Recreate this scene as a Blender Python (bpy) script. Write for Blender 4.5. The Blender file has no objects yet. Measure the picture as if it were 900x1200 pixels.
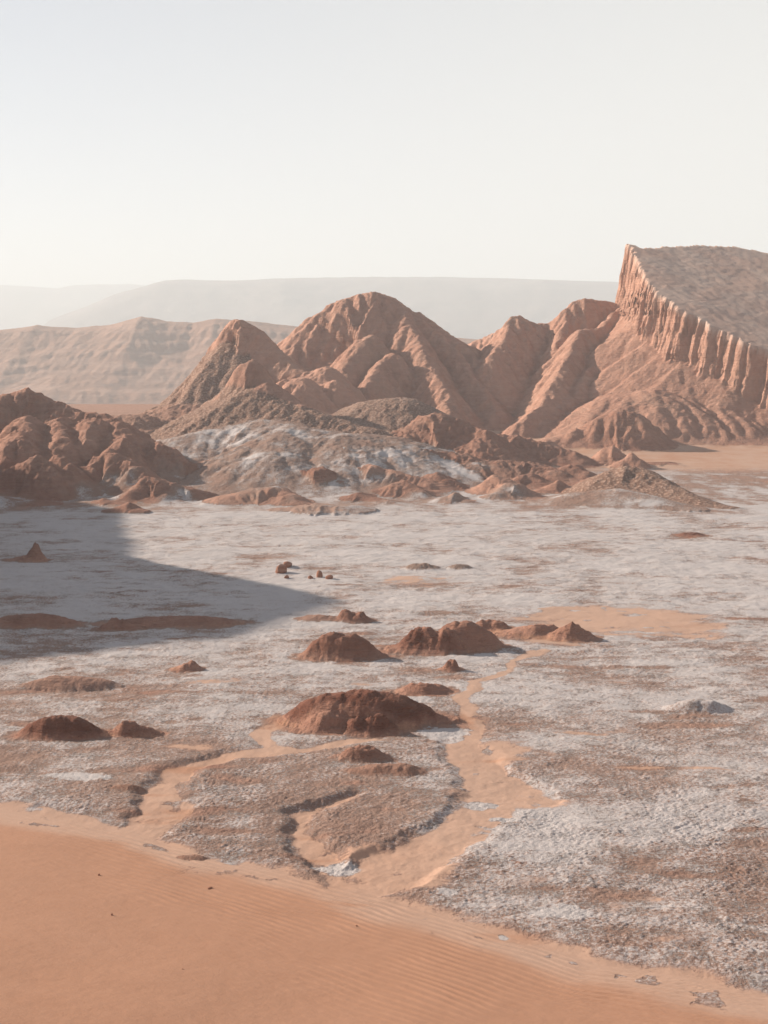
import bpy, math, random
import numpy as np
from mathutils import Vector

rng = np.random.default_rng(7)
random.seed(7)
C = bpy.context.scene
COL = C.collection

# ------------------------------------------------------------------ camera, sky, sun, exposure
F = 1648.0                                   # focal length in pixels of the 900 x 1200 photograph
PITCH = math.atan(200 / F)
CAM = np.array([0.0, 0.0, 30.0])
cd = bpy.data.cameras.new("camera")
cd.sensor_fit = 'VERTICAL'
cd.sensor_height = 24.0
cd.lens = 24.0 * F / 1200.0
cd.clip_start = 0.1
cd.clip_end = 30000
cam = bpy.data.objects.new("camera", cd)
COL.objects.link(cam)
cam.location = CAM
cam.rotation_euler = (math.pi / 2 - PITCH, 0, 0)
C.camera = cam

SUN_EL, SUN_BACK = 23.0, 27.0                # degrees; the sun stands to the left, a little behind the scene
SKY_STRENGTH, SUN_STRENGTH = 0.052, 5.0
az = math.radians(SUN_BACK)
to_sun = Vector((-math.cos(az) * math.cos(math.radians(SUN_EL)), math.sin(az) * math.cos(math.radians(SUN_EL)), math.sin(math.radians(SUN_EL))))
W = bpy.data.worlds.new("World")
C.world = W
W.use_nodes = True
nt = W.node_tree
nt.nodes.clear()
sky = nt.nodes.new("ShaderNodeTexSky")
sky.sky_type = 'NISHITA'
sky.sun_disc = False
sky.sun_elevation = math.radians(SUN_EL)
sky.sun_rotation = math.atan2(to_sun.x, to_sun.y)
sky.altitude = 2400
sky.air_density = 0.7
sky.dust_density = 2.2
sky.ozone_density = 1.0
bg = nt.nodes.new("ShaderNodeBackground")
bg.inputs[1].default_value = SKY_STRENGTH
wo = nt.nodes.new("ShaderNodeOutputWorld")
# a thin bright veil of high haze, thicker towards the right of the view, over the clear sky
tc = nt.nodes.new("ShaderNodeTexCoord")
dotn = nt.nodes.new("ShaderNodeVectorMath")
dotn.operation = 'DOT_PRODUCT'
dotn.inputs[1].default_value = Vector((.80, .60, .05)).normalized()
nt.links.new(tc.outputs['Generated'], dotn.inputs[0])
veil = nt.nodes.new("ShaderNodeMapRange")
veil.interpolation_type = 'SMOOTHSTEP'
veil.inputs[1].default_value = .30
veil.inputs[2].default_value = .95
veil.inputs[3].default_value = .42
veil.inputs[4].default_value = .88
nt.links.new(dotn.outputs['Value'], veil.inputs[0])
vmix = nt.nodes.new("ShaderNodeMix")
vmix.data_type = 'RGBA'
vmix.inputs[7].default_value = (8.2, 8.05, 7.55, 1)
sepz = nt.nodes.new("ShaderNodeSeparateXYZ")
nt.links.new(tc.outputs['Generated'], sepz.inputs[0])
thin = nt.nodes.new("ShaderNodeMapRange")            # the veil thins out with height
thin.interpolation_type = 'SMOOTHSTEP'
thin.inputs[1].default_value = .10
thin.inputs[2].default_value = .75
thin.inputs[3].default_value = 1.0
thin.inputs[4].default_value = .15
nt.links.new(sepz.outputs[2], thin.inputs[0])
vm = nt.nodes.new("ShaderNodeMath")
vm.operation = 'MULTIPLY'
nt.links.new(veil.outputs[0], vm.inputs[0])
nt.links.new(thin.outputs[0], vm.inputs[1])
nt.links.new(vm.outputs[0], vmix.inputs[0])
nt.links.new(sky.outputs[0], vmix.inputs[6])
nt.links.new(vmix.outputs[2], bg.inputs[0])
nt.links.new(bg.outputs[0], wo.inputs[0])

sd = bpy.data.lights.new("sun", 'SUN')
sd.energy = SUN_STRENGTH
sd.angle = math.radians(0.9)
sd.color = (1.0, 0.85, 0.70)
so = bpy.data.objects.new("sun", sd)
COL.objects.link(so)
so.rotation_euler = to_sun.to_track_quat('Z', 'Y').to_euler()

C.view_settings.view_transform = 'Standard'
C.view_settings.look = 'None'
C.view_settings.exposure = 1.12
C.view_settings.gamma = 1.0
C.cycles.volume_bounces = 1
C.cycles.max_bounces = 6
C.cycles.use_denoising = True

# ------------------------------------------------------------------ pixel <-> place
cp, sp = math.cos(PITCH), math.sin(PITCH)


def ray(px, py):
    u, v = (px - 450) / F, (600 - py) / F
    return np.array([u, cp + v * sp, -sp + v * cp])


def at(px, py, D):
    d = ray(px, py)
    return CAM + d * (D / d[1])


def gnd(px, py, z=0.0):
    d = ray(px, py)
    return CAM + d * ((z - CAM[2]) / d[2])


# ------------------------------------------------------------------ noise
_ang = np.linspace(0, 2 * np.pi, 256, endpoint=False)
_GX, _GY = np.cos(_ang).astype(np.float32), np.sin(_ang).astype(np.float32)
_PERM = np.random.default_rng(3).permutation(4096).astype(np.int32)


def noise(x, y, seed=0):
    x = np.asarray(x, np.float32) + np.float32(seed * 17.37 + 300.5)
    y = np.asarray(y, np.float32) + np.float32(seed * 9.91 + 500.5)
    xf, yf = np.floor(x), np.floor(y)
    xi, yi = xf.astype(np.int32), yf.astype(np.int32)
    fx, fy = x - xf, y - yf
    u, v = fx * fx * fx * (fx * (fx * 6 - 15) + 10), fy * fy * fy * (fy * (fy * 6 - 15) + 10)
    p0, p1 = _PERM[xi & 4095], _PERM[(xi + 1) & 4095]

    def g(p, yy, dx, dy):
        h = _PERM[(p + yy) & 4095] & 255
        return _GX[h] * dx + _GY[h] * dy
    a, b = g(p0, yi, fx, fy), g(p1, yi, fx - 1, fy)
    c, d = g(p0, yi + 1, fx, fy - 1), g(p1, yi + 1, fx - 1, fy - 1)
    t0, t1 = a + u * (b - a), c + u * (d - c)
    return (t0 + v * (t1 - t0)) * np.float32(1.5)


def fbm(x, y, scale, octaves=4, seed=0, gain=0.5, lac=2.03, ridged=False, billow=False):
    out, amp, tot = 0.0, 1.0, 0.0
    f = 1.0 / scale
    for o in range(octaves):
        n = noise(x * f, y * f, seed + o * 3)
        if ridged:
            n = 1 - 2 * np.abs(n)
        elif billow:
            n = 2 * np.abs(n) - 0.5
        out = out + n * amp
        tot += amp
        amp *= gain
        f *= lac
    return out / tot


def smooth(a, b, x):
    t = np.clip((x - a) / (b - a), 0, 1)
    return t * t * (3 - 2 * t)


def poly_dist(x, y, P):
    """nearest distance to a polyline, index of the nearest place on it (0..n-1), its length coordinate, side (+ = left of travel)"""
    best = np.full(x.shape, 1e9, np.float32)
    idx = np.zeros(x.shape, np.float32)
    ln = np.zeros(x.shape, np.float32)
    side = np.zeros(x.shape, np.float32)
    acc = 0.0
    if len(P) == 1:
        return np.hypot(x - P[0][0], y - P[0][1]), idx, np.arctan2(y - P[0][1], x - P[0][0]) * 6, side
    for i in range(len(P) - 1):
        ax, ay, bx, by = P[i][0], P[i][1], P[i + 1][0], P[i + 1][1]
        dx, dy = bx - ax, by - ay
        L2 = dx * dx + dy * dy + 1e-9
        t = np.clip(((x - ax) * dx + (y - ay) * dy) / L2, 0, 1)
        d2 = (x - ax - t * dx) ** 2 + (y - ay - t * dy) ** 2
        m = d2 < best
        best = np.where(m, d2, best)
        idx = np.where(m, i + t, idx)
        ln = np.where(m, acc + t * math.sqrt(L2), ln)
        side = np.where(m, dx * (y - ay) - dy * (x - ax), side)
        acc += math.sqrt(L2)
    return np.sqrt(best), idx, ln, side


# ------------------------------------------------------------------ what stands where
OWN = []          # every landform or part of one: dict(name, label, category, kind, group, parent, surf)


def own(name, label=None, cat=None, kind=None, group=None, parent=None, surf=(0, 0, .3, 0), grey=0.0):
    OWN.append(dict(name=name, label=label, cat=cat, kind=kind, group=group, parent=parent, surf=surf, grey=grey))
    return len(OWN) - 1


# surf = (salt cover, sand cover, darkness of the rock, gravel)
FLAT = own('salt_flat', 'pale salt crusted valley floor with rust red soil patches', kind='structure', surf=(.8, 0, .3, 0))
DUNE = own('sand_dune', 'smooth orange sand dune with wind ripples along its foot', kind='structure', surf=(0, 1, 0, 0))

FORMS = []        # eroded hill forms: (owner, kind, data)


def ridge(o, pts, slope=.8, r=2.0, gul=1.0, gw=5.0, p=1.0, cap=1.0):
    FORMS.append(dict(o=o, P=[at(*q) for q in pts], slope=slope, r=r, gul=gul, gw=gw, p=p, cap=cap))


RED = (0.03, .10, .28, 0)
# ---- pointed peak at the left
o = own('rock_peak', 'pointed reddish rock peak with a steep slab top and gravel flank', 'rock peak', surf=(.0, .05, .2, 0))
ridge(o, [(265, 385, 399), (272, 376.5, 400.5), (283, 376.5, 400), (294, 382, 399), (308, 392, 397), (328, 409, 392), (350, 431, 385), (368, 448, 376)], .95, 2.0, .6, 8, cap=2.4)
o2 = own('gravel_slope', parent=o, surf=(.05, 0, .25, 1), label='pebbly gravel flank falling away to the left')
ridge(o2, [(268, 396, 400), (243, 416, 402), (216, 445, 402), (186, 476, 400)], .60, 3, .1)
# ---- knoll before it
o = own('rock_knoll', 'craggy brown knoll with a split knob top above a white salt slope', 'rock knoll', surf=(.05, .05, .3, 0))
ridge(o, [(263, 458, 336), (272, 436, 337), (282, 425, 338), (293, 421, 338), (304, 430, 337), (312, 444, 335)], 1.5, 1.2, 1.2, 5)
ridge(o, [(318, 449, 333), (335, 462, 330), (352, 474, 326)], .75, 1.5, 1.0, 5)
o2 = own('gravel_slope', parent=o, surf=(.12, 0, .3, 1), label='gravel covered left shoulder of the knoll')
ridge(o2, [(270, 452, 335), (245, 482, 331), (220, 505, 326), (190, 528, 320)], .55, 2, .5)
ridge(o2, [(300, 455, 333), (340, 474, 325), (380, 487, 320), (425, 500, 316)], .48, 3, .6)
o = own('salt_hill', 'low rounded hill under the knoll streaked with white salt', 'salt hill', surf=(.56, 0, .40, .3))
ridge(o, [(250, 505, 315), (300, 492, 318), (345, 500, 308), (400, 508, 304), (445, 512, 305)], .32, 6, .2, 6)
ridge(o, [(335, 512, 298), (325, 528, 290)], .42, 4, .2, 6)
# ---- small smooth domes between
for (px, py, D, r, lb) in ((331, 446, 372, 2.5, 'smallest and leftmost of the smooth tan domes below the big rounded mountain'),
                           (353, 443, 368, 5, 'widest smooth tan dome with a rounded top right of the pointed peak'),
                           (389, 447, 372, 4, 'smooth tan dome at the right end of the dome row'),
                           (381, 431, 382, 5, 'smooth tan dome standing behind the dome row')):
    o = own('rock_dome', lb, 'rock dome', group='smooth domes below the big mountain', surf=(.0, .25, .05, 0))
    ridge(o, [(px, py, D)], 1.1, r, .5, 5)
# ---- the big rounded mountain
o = own('rock_mountain', 'tall rounded terracotta mountain with furrowed slopes at the centre', 'mountain', surf=(.0, .05, .22, 0))
ridge(o, [(333, 417, 425), (350, 395, 430), (368, 372, 436), (390, 355, 440), (415, 347, 442), (440, 343, 442), (456, 348, 440), (470, 358, 438), (482, 364, 436), (505, 377, 432), (525, 393, 428), (545, 403, 424), (562, 418, 420)], .80, 5, 1.1, 6)
for pts, lb in (([(436, 393, 417), (425, 397, 415), (415, 412, 408), (402, 432, 400)], 'upper furrowed spur with a sunlit left edge'),
                ([(460, 414, 406), (447, 424, 402), (436, 440, 394), (425, 455, 388)], 'lower furrowed spur with a sunlit left edge'),
                ([(470, 362, 434), (488, 395, 418), (505, 430, 402), (520, 455, 390), (530, 480, 378)], 'long dark spur falling to the right foot'),
                ([(520, 395, 425), (545, 425, 412), (562, 450, 402), (580, 480, 390)], 'rightmost spur with deep gullies')):
    o2 = own('spur', parent=o, surf=(.0, .05, .25, 0), label=lb)
    ridge(o2, pts, 1.0, 2, 1.4, 4)
# ---- ridge between the mountain and the cliff
o = own('rock_ridge', 'jagged red ridge between the round mountain and the cliff', 'rock ridge', surf=(.0, .1, .15, 0))
ridge(o, [(578, 408, 440), (590, 391, 440), (601, 371, 438), (611, 370, 438), (625, 378, 438), (645, 381, 438), (656, 392, 436)], .95, 2, 1.4, 6)
ridge(o, [(603, 376, 436), (590, 400, 424), (572, 425, 412)], 1.0, 2, 1.0)
o = own('back_hill', 'hazy tan hill showing behind the saddle', 'hill', surf=(.0, .3, .1, 0))
ridge(o, [(520, 415, 530), (578, 391, 530), (620, 382, 530), (680, 380, 530)], .6, 4, 1.5, 9)
# ---- buttress and the ridges falling from the cliff
o = own('rock_buttress', 'blocky red buttress leaning against the left end of the cliff', 'buttress', surf=(.0, .05, .2, 0))
ridge(o, [(648, 402, 436), (655, 373, 436), (670, 354, 438), (687, 350, 440), (705, 353, 442), (728, 356, 444)], 1.35, 2, 1.5, 5)
ridge(o, [(665, 362, 436), (652, 400, 424), (646, 420, 416)], 1.3, 2, 1.0)
o = own('rock_rib', 'upper bright edged rock rib running down from the cliff corner', 'rock rib', group='ribs below the cliff', surf=(0, .1, .2, 0))
ridge(o, [(727, 362, 438), (700, 386, 424), (677, 388, 418), (665, 414, 408), (655, 436, 398), (640, 468, 384), (610, 495, 370)], .95, 1.5, 1.0)
o = own('rock_rib', 'middle rock rib with a short sunlit crest below the cliff', 'rock rib', group='ribs below the cliff', surf=(0, .1, .25, 0))
ridge(o, [(738, 396, 426), (704, 413, 412), (680, 442, 398), (667, 465, 388), (640, 492, 374)], .85, 1.5, 1.0)
o = own('rock_rib', 'lowest broad rock rib spreading into the amphitheatre slope', 'rock rib', group='ribs below the cliff', surf=(0, .1, .25, 0))
ridge(o, [(756, 398, 422), (738, 425, 406), (718, 460, 388), (690, 500, 362), (640, 515, 350)], .62, 2.5, 1.2, 8)
APRON = [(735, 462, 382), (765, 456, 382), (805, 464, 379), (850, 476, 375), (900, 489, 371), (960, 503, 366)]
o = own('rock_outcrop', 'red outcrop with a sunlit lip on the slope under the cliff', 'rock outcrop', surf=(0, .05, .45, 0))
ridge(o, [(702, 490, 353), (720, 481, 353), (742, 483, 352)], .9, 1.5, .8, 4)
o = own('rock_outcrop', 'small knob low on the slope left of the sunlit outcrop', 'rock outcrop', surf=(0, .1, .35, 0))
ridge(o, [(673, 503, 352), (690, 505, 352)], .8, 1.5, .8, 4)
# ---- foothills: (points, slope, r, label, salt, dark)
RM = 'red earth mounds along the foot of the hills'


def mound_ridge(lb, pts, slope, r, surf, name='red_mound', cat='mound', gul=.8, gw=4, group=RM):
    o = own(name, lb, cat, group=group, surf=surf)
    ridge(o, pts, slope, r, gul, gw)


mound_ridge('grey gravel dome with pale cap at the foot of the round mountain', [(452, 467, 338), (468, 467, 338)], .55, 7, (.25, .1, .1, 1), 'gravel_mound', 'gravel mound', .2)
mound_ridge('red hummock with broken lip below the grey gravel dome', [(478, 503, 318), (496, 488, 320), (515, 486, 320), (540, 494, 318), (562, 506, 315)], .55, 2, (.05, .05, .55, 0))
mound_ridge('long red bank at the lower left of the amphitheatre slope', [(562, 522, 318), (585, 512, 322), (606, 511, 322), (640, 520, 320), (665, 528, 318)], .55, 2, (.08, .05, .55, 0))
mound_ridge('dark red bank below the broken hummock', [(452, 540, 295), (470, 529, 298), (486, 525, 299), (510, 530, 298), (540, 534, 297)], .55, 2, (.15, 0, .6, 0))
mound_ridge('low dark bank crossing the white salt right of centre', [(545, 545, 292), (580, 541, 294), (620, 543, 294), (650, 550, 290)], .45, 2, (.2, 0, .6, 0))
mound_ridge('big dark red mound at the front of the salt hill', [(345, 568, 277), (358, 552, 279), (370, 548, 279), (385, 551, 278), (402, 563, 276)], .75, 2, (.05, 0, .65, 0))
mound_ridge('lit tan mound on the left side of the big dark red mound', [(272, 580, 261), (298, 572, 263), (320, 571, 263), (338, 578, 261)], .55, 2, (.12, .1, .3, 0))
mound_ridge('rounded red mound between the left hills and the salt hill', [(203, 583, 264), (217, 571, 266), (232, 574, 265), (246, 586, 263)], .7, 2, (.08, 0, .6, 0))
mound_ridge('striped mound with a lit left flank before the gravel dome', [(412, 562, 280), (425, 548, 282), (438, 546, 282), (470, 553, 280), (500, 560, 278)], .6, 2, (.15, .1, .35, 0))
mound_ridge('pale low swell in front of the dark red mound', [(340, 596, 249), (370, 591, 249), (398, 592, 249)], .3, 2, (.5, .2, .1, 0))
mound_ridge('smooth conical red mound in front of the double mound', [(525, 581, 263), (534, 577, 263), (545, 584, 262)], .65, 1.5, (.0, .25, .2, 0))
mound_ridge('left hump of the double orange mound on the flat', [(545, 582, 272), (565, 566, 274), (580, 557, 275), (592, 560, 275)], .75, 1.5, (.0, .25, .2, 0))
mound_ridge('right hump of the double orange mound with a dark cleft', [(585, 577, 267), (597, 566, 269), (610, 567, 269), (626, 581, 266)], .75, 1.5, (.0, .25, .25, 0))
mound_ridge('small red knob left of the gravel mound', [(640, 572, 274), (654, 562, 275), (662, 570, 274)], .8, .8, (.0, .1, .4, 0))
mound_ridge('taller fluted orange knob behind the gravel mound', [(694, 541, 316), (708, 525, 318), (717, 521, 318), (726, 530, 317)], 1.0, 1.2, (.0, .1, .3, 0), 'rock_outcrop', 'rock outcrop')
mound_ridge('shorter fluted orange knob beside the gravel mound', [(728, 539, 313), (738, 530, 314), (750, 537, 313)], 1.0, 1.2, (.0, .1, .3, 0), 'rock_outcrop', 'rock outcrop')
mound_ridge('low ragged rock line trailing right of the knobs', [(755, 542, 318), (780, 541, 318), (800, 549, 314), (825, 556, 311), (850, 562, 309)], .5, .8, (.0, .1, .5, 0), 'rock_outcrop', 'rock outcrop')
o = own('gravel_mound', 'grey brown gravel mound with long tail and shadow on the right', 'gravel mound', surf=(.12, .0, .25, 1))
ridge(o, [(718, 552, 272), (732, 546, 272), (748, 548, 271), (775, 563, 265), (810, 579, 258), (850, 593, 252)], .62, 3, .2)
o2 = own('salt_apron', parent=o, surf=(.55, 0, .4, .3), label='white salt apron along its foot')
ridge(o2, [(680, 577, 262), (720, 573, 261), (760, 581, 256), (810, 594, 250)], .3, 1.5, .1, 4)
# ---- left hills
o = own('rock_hill', 'dark red gullied hill mass at the left edge', 'hill', surf=(.03, .0, .55, 0))
ridge(o, [(-60, 470, 306), (0, 467, 308), (18, 462, 309), (32, 457, 310), (45, 462, 310), (58, 474, 308), (69, 473, 307), (93, 484, 304), (120, 486, 303), (148, 502, 298), (170, 514, 294), (187, 522, 290)], .85, 2, 1.6, 5)
for pts, lb in (([(107, 492, 296), (95, 512, 288)], 'rounded spur left of the lit one'),
                ([(136, 496, 297), (150, 515, 288)], 'rounded spur falling right'),
                ([(30, 490, 295), (20, 515, 282)], 'broad spur at the far left'),
                ([(72, 490, 298), (70, 515, 285)], 'narrow central spur')):
    o2 = own('spur', parent=o, surf=(.03, 0, .5, 0), label=lb)
    ridge(o2, pts, .95, 2.5, 1.2, 4)
LH = 'red hillocks at the foot of the left hills'
for lb, pts, s in (('pyramid shaped dark red hillock at the far left foot', [(0, 555, 268), (20, 545, 269), (37, 537, 270), (50, 548, 268)], .8),
                   ('narrow crested hillock right of the pyramid shaped one', [(56, 545, 272), (67, 536, 274), (80, 546, 272)], .8),
                   ('sharp crested hillock with a sunlit left edge', [(105, 545, 277), (116, 534, 279), (128, 527, 280), (140, 534, 278), (158, 548, 274)], .8),
                   ('dark hillock with a small lit tip left of the rounded red mound', [(155, 574, 264), (171, 561, 267), (185, 562, 267), (200, 566, 266)], .7),
                   ('low crusty hillock below the sharp crested one', [(108, 592, 258), (123, 584, 259), (140, 590, 258)], .6),
                   ('smallest crusty hillock at the edge of the flat', [(138, 596, 247), (149, 589, 248), (160, 596, 247)], .6),
                   ('long low dark bank at the left edge of the flat', [(-10, 580, 258), (25, 586, 257), (60, 590, 256), (95, 600, 253)], .5)):
    mound_ridge(lb, pts, s, 1.5, (.08, 0, .6, 0), 'red_hillock', 'hillock', .9, 3.5, LH)
for lb, px, py, D, r in (('grey rounded knoll behind the left hills below the gravel flank', 224, 472, 372, 6), ('flat brown knoll behind the left hills', 188, 493, 345, 5), ('low tan knoll between the left hills and the valley', 145, 487, 335, 4)):
    mound_ridge(lb, [(px - 10, py + 1, D), (px + 10, py, D)], .45, r, (.1, .1, .3, .4), 'back_knoll', 'knoll', .5, 5, 'knolls behind the left hills')
KN = 'small rugged knolls scattered over the foothills'
KNL = ['small red knoll above the lit tan mound at the left of the salt hill', 'low red knoll above the left end of the big dark red mound', 'small red knoll high on the left side of the salt hill', 'broad low red knoll above the big dark red mound', 'small red knoll on the right side of the salt hill', 'low red knoll at the flat edge right of the rounded red mound', 'small red knoll between the lit tan mound and the pale swell', 'red knoll right of the big dark red mound by the flat', 'red knoll below the striped mound with the lit left flank', 'red knoll below the dark red bank at the centre', 'tiny low red knoll at the flat edge left of the conical mound', 'red knoll above the right hump of the double orange mound', 'red knoll above the small red knob left of the gravel mound', 'tiny red knoll right of the small red knob', 'small red knoll on the upper left flank of the salt hill', 'low red knoll between the dark hillock and the rounded red mound']
for kq, (px, py, D, hw, sl) in enumerate(((262, 556, 284, 22, .6), (318, 546, 288, 16, .7), (285, 533, 296, 14, .7), (395, 527, 292, 26, .55), (432, 530, 294, 15, .7), (255, 590, 258, 16, .6), (330, 585, 259, 14, .6), (420, 578, 266, 18, .6), (470, 566, 272, 20, .6), (505, 556, 280, 16, .6), (455, 588, 260, 14, .5), (615, 556, 283, 16, .6), (668, 545, 292, 18, .6), (690, 560, 283, 12, .6), (235, 540, 292, 16, .7), (180, 583, 262, 14, .6))):
    o = own('rock_knoll', KNL[kq], 'rock knoll', group=KN, surf=(.16, .0, .55, 0))
    z0 = at(px, py, D)
    k_ = random.uniform(-.4, .4)
    ridge(o, [(px - hw, py + hw * .30, D + 1), (px - hw * .3, py + 1, D), (px + hw * .35, py - 1 + k_, D), (px + hw, py + hw * .34, D - 2)], sl, 1.2, .9, 3.5)
# ---- hill outside the frame whose shadow lies on the flat
o = own('shadow_hill', 'large red hill beyond the left side casting shade on the flat', 'hill', kind='structure', surf=(.05, .0, .5, 0))
HB = [(-114.0, 168.0, 36.0), (-103.0, 186.0, 41.0), (-95.5, 205.3, 42.5), (-112.0, 212.0, 45.0), (-134.0, 240.0, 47.0), (-128.0, 287.0, 38.5)]
FORMS.append(dict(o=o, P=[np.array(q) for q in HB], slope=1.25, r=3, gul=2.0, gw=9, p=1))

# ---- the cliff: a tilted slab with a fluted face
CLIFF = own('rock_cliff', 'huge tilted cliff slab with a fluted sunlit face at the right', 'cliff', surf=(0, .15, .12, 0))
FACE = own('cliff_face', parent=CLIFF, surf=(0, .1, .12, 0), label='vertical fluted rock face')
TALUS = own('talus_slope', parent=CLIFF, surf=(.0, .3, .25, 0), label='brown debris slope below the face')
DEB = own('debris_apron', parent=CLIFF, surf=(.0, .22, .28, 0), label='broad shaded apron of debris in front of the face')
ridge(DEB, APRON, .50, 9, .12, 9)
PL0, PL1, PL2 = at(736, 286, 446), at(850, 289, 459), at(900, 413, 374)
_n = np.cross(PL1 - PL0, PL2 - PL0)


def on_plane(px, py):
    d = ray(px, py)
    t = np.dot(PL0 - CAM, _n) / np.dot(d, _n)
    return CAM + d * t


CE = [(960, 303, 350), (900, 297, 360), (860, 289, 370), (820, 288, 380), (780, 290, 385), (752, 291, 385), (736, 286, 372), (745, 306, 378), (757, 331, 388), (770, 345, 408), (787, 357, 421), (808, 370, 432), (828, 380, 444), (850, 391, 455), (865, 398, 463), (900, 413, 483), (950, 437, 505), (1020, 470, 535), (1100, 500, 560)]
CP = [on_plane(a, b) for a, b, _ in CE]
CBASE = []
for (a, b, c), q in zip(CE, CP):
    CBASE.append(max(4.0, 30 - (c - 400) / F * (q[1] - 3)))
CBASE = np.array(CBASE, np.float32)
CPZ = np.array([q[2] for q in CP], np.float32)
print('cliff edge', [tuple(round(float(v)) for v in q) for q in CP])


def inside_poly(x, y, P):
    res = np.zeros(x.shape, bool)
    n = len(P)
    j = n - 1
    for i in range(n):
        xi, yi, xj, yj = P[i][0], P[i][1], P[j][0], P[j][1]
        c = ((yi > y) != (yj > y)) & (x < (xj - xi) * (y - yi) / (yj - yi + 1e-12) + xi)
        res ^= c
        j = i
    return res


def cliff_height(x, y):
    d, idx, ln, _ = poly_dist(x, y, CP)
    ins = inside_poly(x, y, CP + [np.array([CP[-1][0] + 60, CP[-1][1], 0]), np.array([CP[0][0] + 60, CP[0][1], 0])])
    sd_ = np.where(ins, -d, d)
    # flutes: the edge goes in and out along its length only, so the furrows run straight down the face
    fl = 1.5 * fbm(ln, ln * 0, 9.0, 2, 41, ridged=True) + 1.0 * fbm(ln, ln * 0 + 5, 3.2, 2, 45, ridged=True) + .25 * fbm(ln, ln * 0 + 9, .9, 2, 47)
    face = smooth(7.5, 9.5, idx)
    sw = (ln + 5.5 * noise(ln / 12, ln * 0, 43)) / 11.5
    sw = sw - np.floor(sw)
    sw2 = (ln + 1.2 * noise(ln / 5, ln * 0, 44)) / 3.7
    sw2 = sw2 - np.floor(sw2)
    stair = 2.9 * (.15 + .85 * smooth(-.30, .35, noise(ln / 15, ln * 0 + 3, 48))) * np.where(sw < .8, sw / .8, (1 - sw) / .2) + 1.5 * (.4 + .6 * smooth(-.3, .3, noise(ln / 6, ln * 0 + 7, 49))) * np.where(sw2 < .75, sw2 / .75, (1 - sw2) / .25)
    fl = fl * (.85 - .35 * face) - face * (stair - 1.5)
    fl = fl * smooth(5.6, 6.4, idx)
    q = sd_ + fl - .6 + .9 * fbm(x, y, 3.2, 3, 51)
    i0 = np.clip(idx.astype(np.int32), 0, len(CP) - 1)
    i1 = np.clip(i0 + 1, 0, len(CP) - 1)
    t = idx - i0
    zt = CPZ[i0] * (1 - t) + CPZ[i1] * t
    zb = CBASE[i0] * (1 - t) + CBASE[i1] * t
    zin = PL0[2] - (_n[0] * (x - PL0[0]) + _n[1] * (y - PL0[1])) / _n[2]
    zin = zin + .8 * fbm(x, y, 30, 3, 61) * smooth(0, 12, -sd_) + .18 * fbm(x, y, 2.5, 3, 66)
    wf = 5.0
    f = np.clip(q / wf, 0, 1)
    prof = np.where(f < .55, f * 1.35, .7425 + (f - .55) * .572)
    zf = zt - (zt - zb) * prof
    dt = np.maximum(sd_ - 6.0, -3)
    zt2 = zb - .62 * dt * (1 - .0016 * dt) + .8 * fbm(x, y, 7, 3, 54)
    zf = zt - (zt - zb) * np.where(q < wf * .5, q / wf * 1.25, .625 + (q / wf - .5) * .9)
    h = np.where(q <= 0, zin, np.maximum(np.where(q < wf * 3, zf, -30), zt2))
    part = np.where(q <= .3, CLIFF, np.where(zf > zt2, FACE, TALUS))
    return h, part, q


# ---- mounds standing on the flat: (label, px, py of the visible base, width px, height px, depth ratio, pointedness, surf, seed, name, category)
MD = []


def flat_mound(lb, px, py, w, h, ratio=.5, sharp=.6, surf=(0.02, .05, .6, 0), name='red_mound', cat='mound', lean=0.0, parent=None, group=None):
    o = own(name, lb, cat, group=group or ('mounds on the salt flat' if parent is None else None), parent=parent, surf=surf)
    g = gnd(px, py)
    m = g[1] / F
    dep = 30.0 / math.hypot(30, g[1])
    rx = 1.08 * w / 2 * m
    ry = rx * ratio
    hz = .92 * max(h * m - .75 * ry * dep, .45 * h * m)
    MD.append(dict(o=o, x=g[0], y=g[1] + ry * .85, rx=rx, ry=ry, h=hz, sharp=sharp, lean=lean, seed=len(MD) * 5 + 200))
    return o


DK = (.0, .02, .85, 0)
o = flat_mound('largest dark red dome in the middle of the flat', 428, 856, 205, 56, .42, .75, DK)
flat_mound('left hummock against the front of the dome', 382, 861, 76, 24, .5, .8, (.02, .1, .45, 0), name='hummock', cat=None, parent=o)
flat_mound('right hummock against the front of the dome', 434, 864, 74, 29, .5, .8, DK, name='hummock', cat=None, parent=o)
flat_mound('dark craggy mound with a white salt streak behind the largest dome', 402, 773, 96, 36, .5, 1.0, (.12, .0, .65, 0))
flat_mound('dark wedge shaped front half of the twin mound', 505, 766, 104, 33, .5, .9, DK)
flat_mound('rounded rear half of the twin mound', 545, 762, 92, 40, .55, .75, (.0, .1, .5, 0))
flat_mound('low flat mound touching the twin mound on its right', 578, 740, 52, 14, .6, .8, (.1, .1, .5, 0))
flat_mound('sharp little peak with dark right side on the orange soil', 672, 752, 62, 27, .6, 1.5, (.0, .1, .5, 0), lean=.1)
flat_mound('low lumpy mound left of the sharp little peak', 628, 748, 88, 20, .6, .8, (.05, .35, .35, 0))
flat_mound('small cone shaped red mound before the twin mound', 529, 787, 26, 18, .8, .9, (.0, .0, .6, 0))
flat_mound('small red mound with a pale right foot behind the streaked mound', 413, 729, 46, 18, .6, .9, (.0, .05, .6, 0))
flat_mound('long faint rise left of the small red mound', 370, 729, 60, 9, .6, .7, (.3, .1, .5, 0))
flat_mound('low orange hump behind the largest dome', 497, 816, 70, 17, .6, .8, (.05, .2, .45, 0))
flat_mound('dark rounded mound near the left edge of the flat', 68, 868, 108, 34, .45, .75, DK)
flat_mound('smaller dark mound right of the rounded one at the left', 155, 865, 66, 24, .5, .8, (.05, .05, .55, 0))
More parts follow.
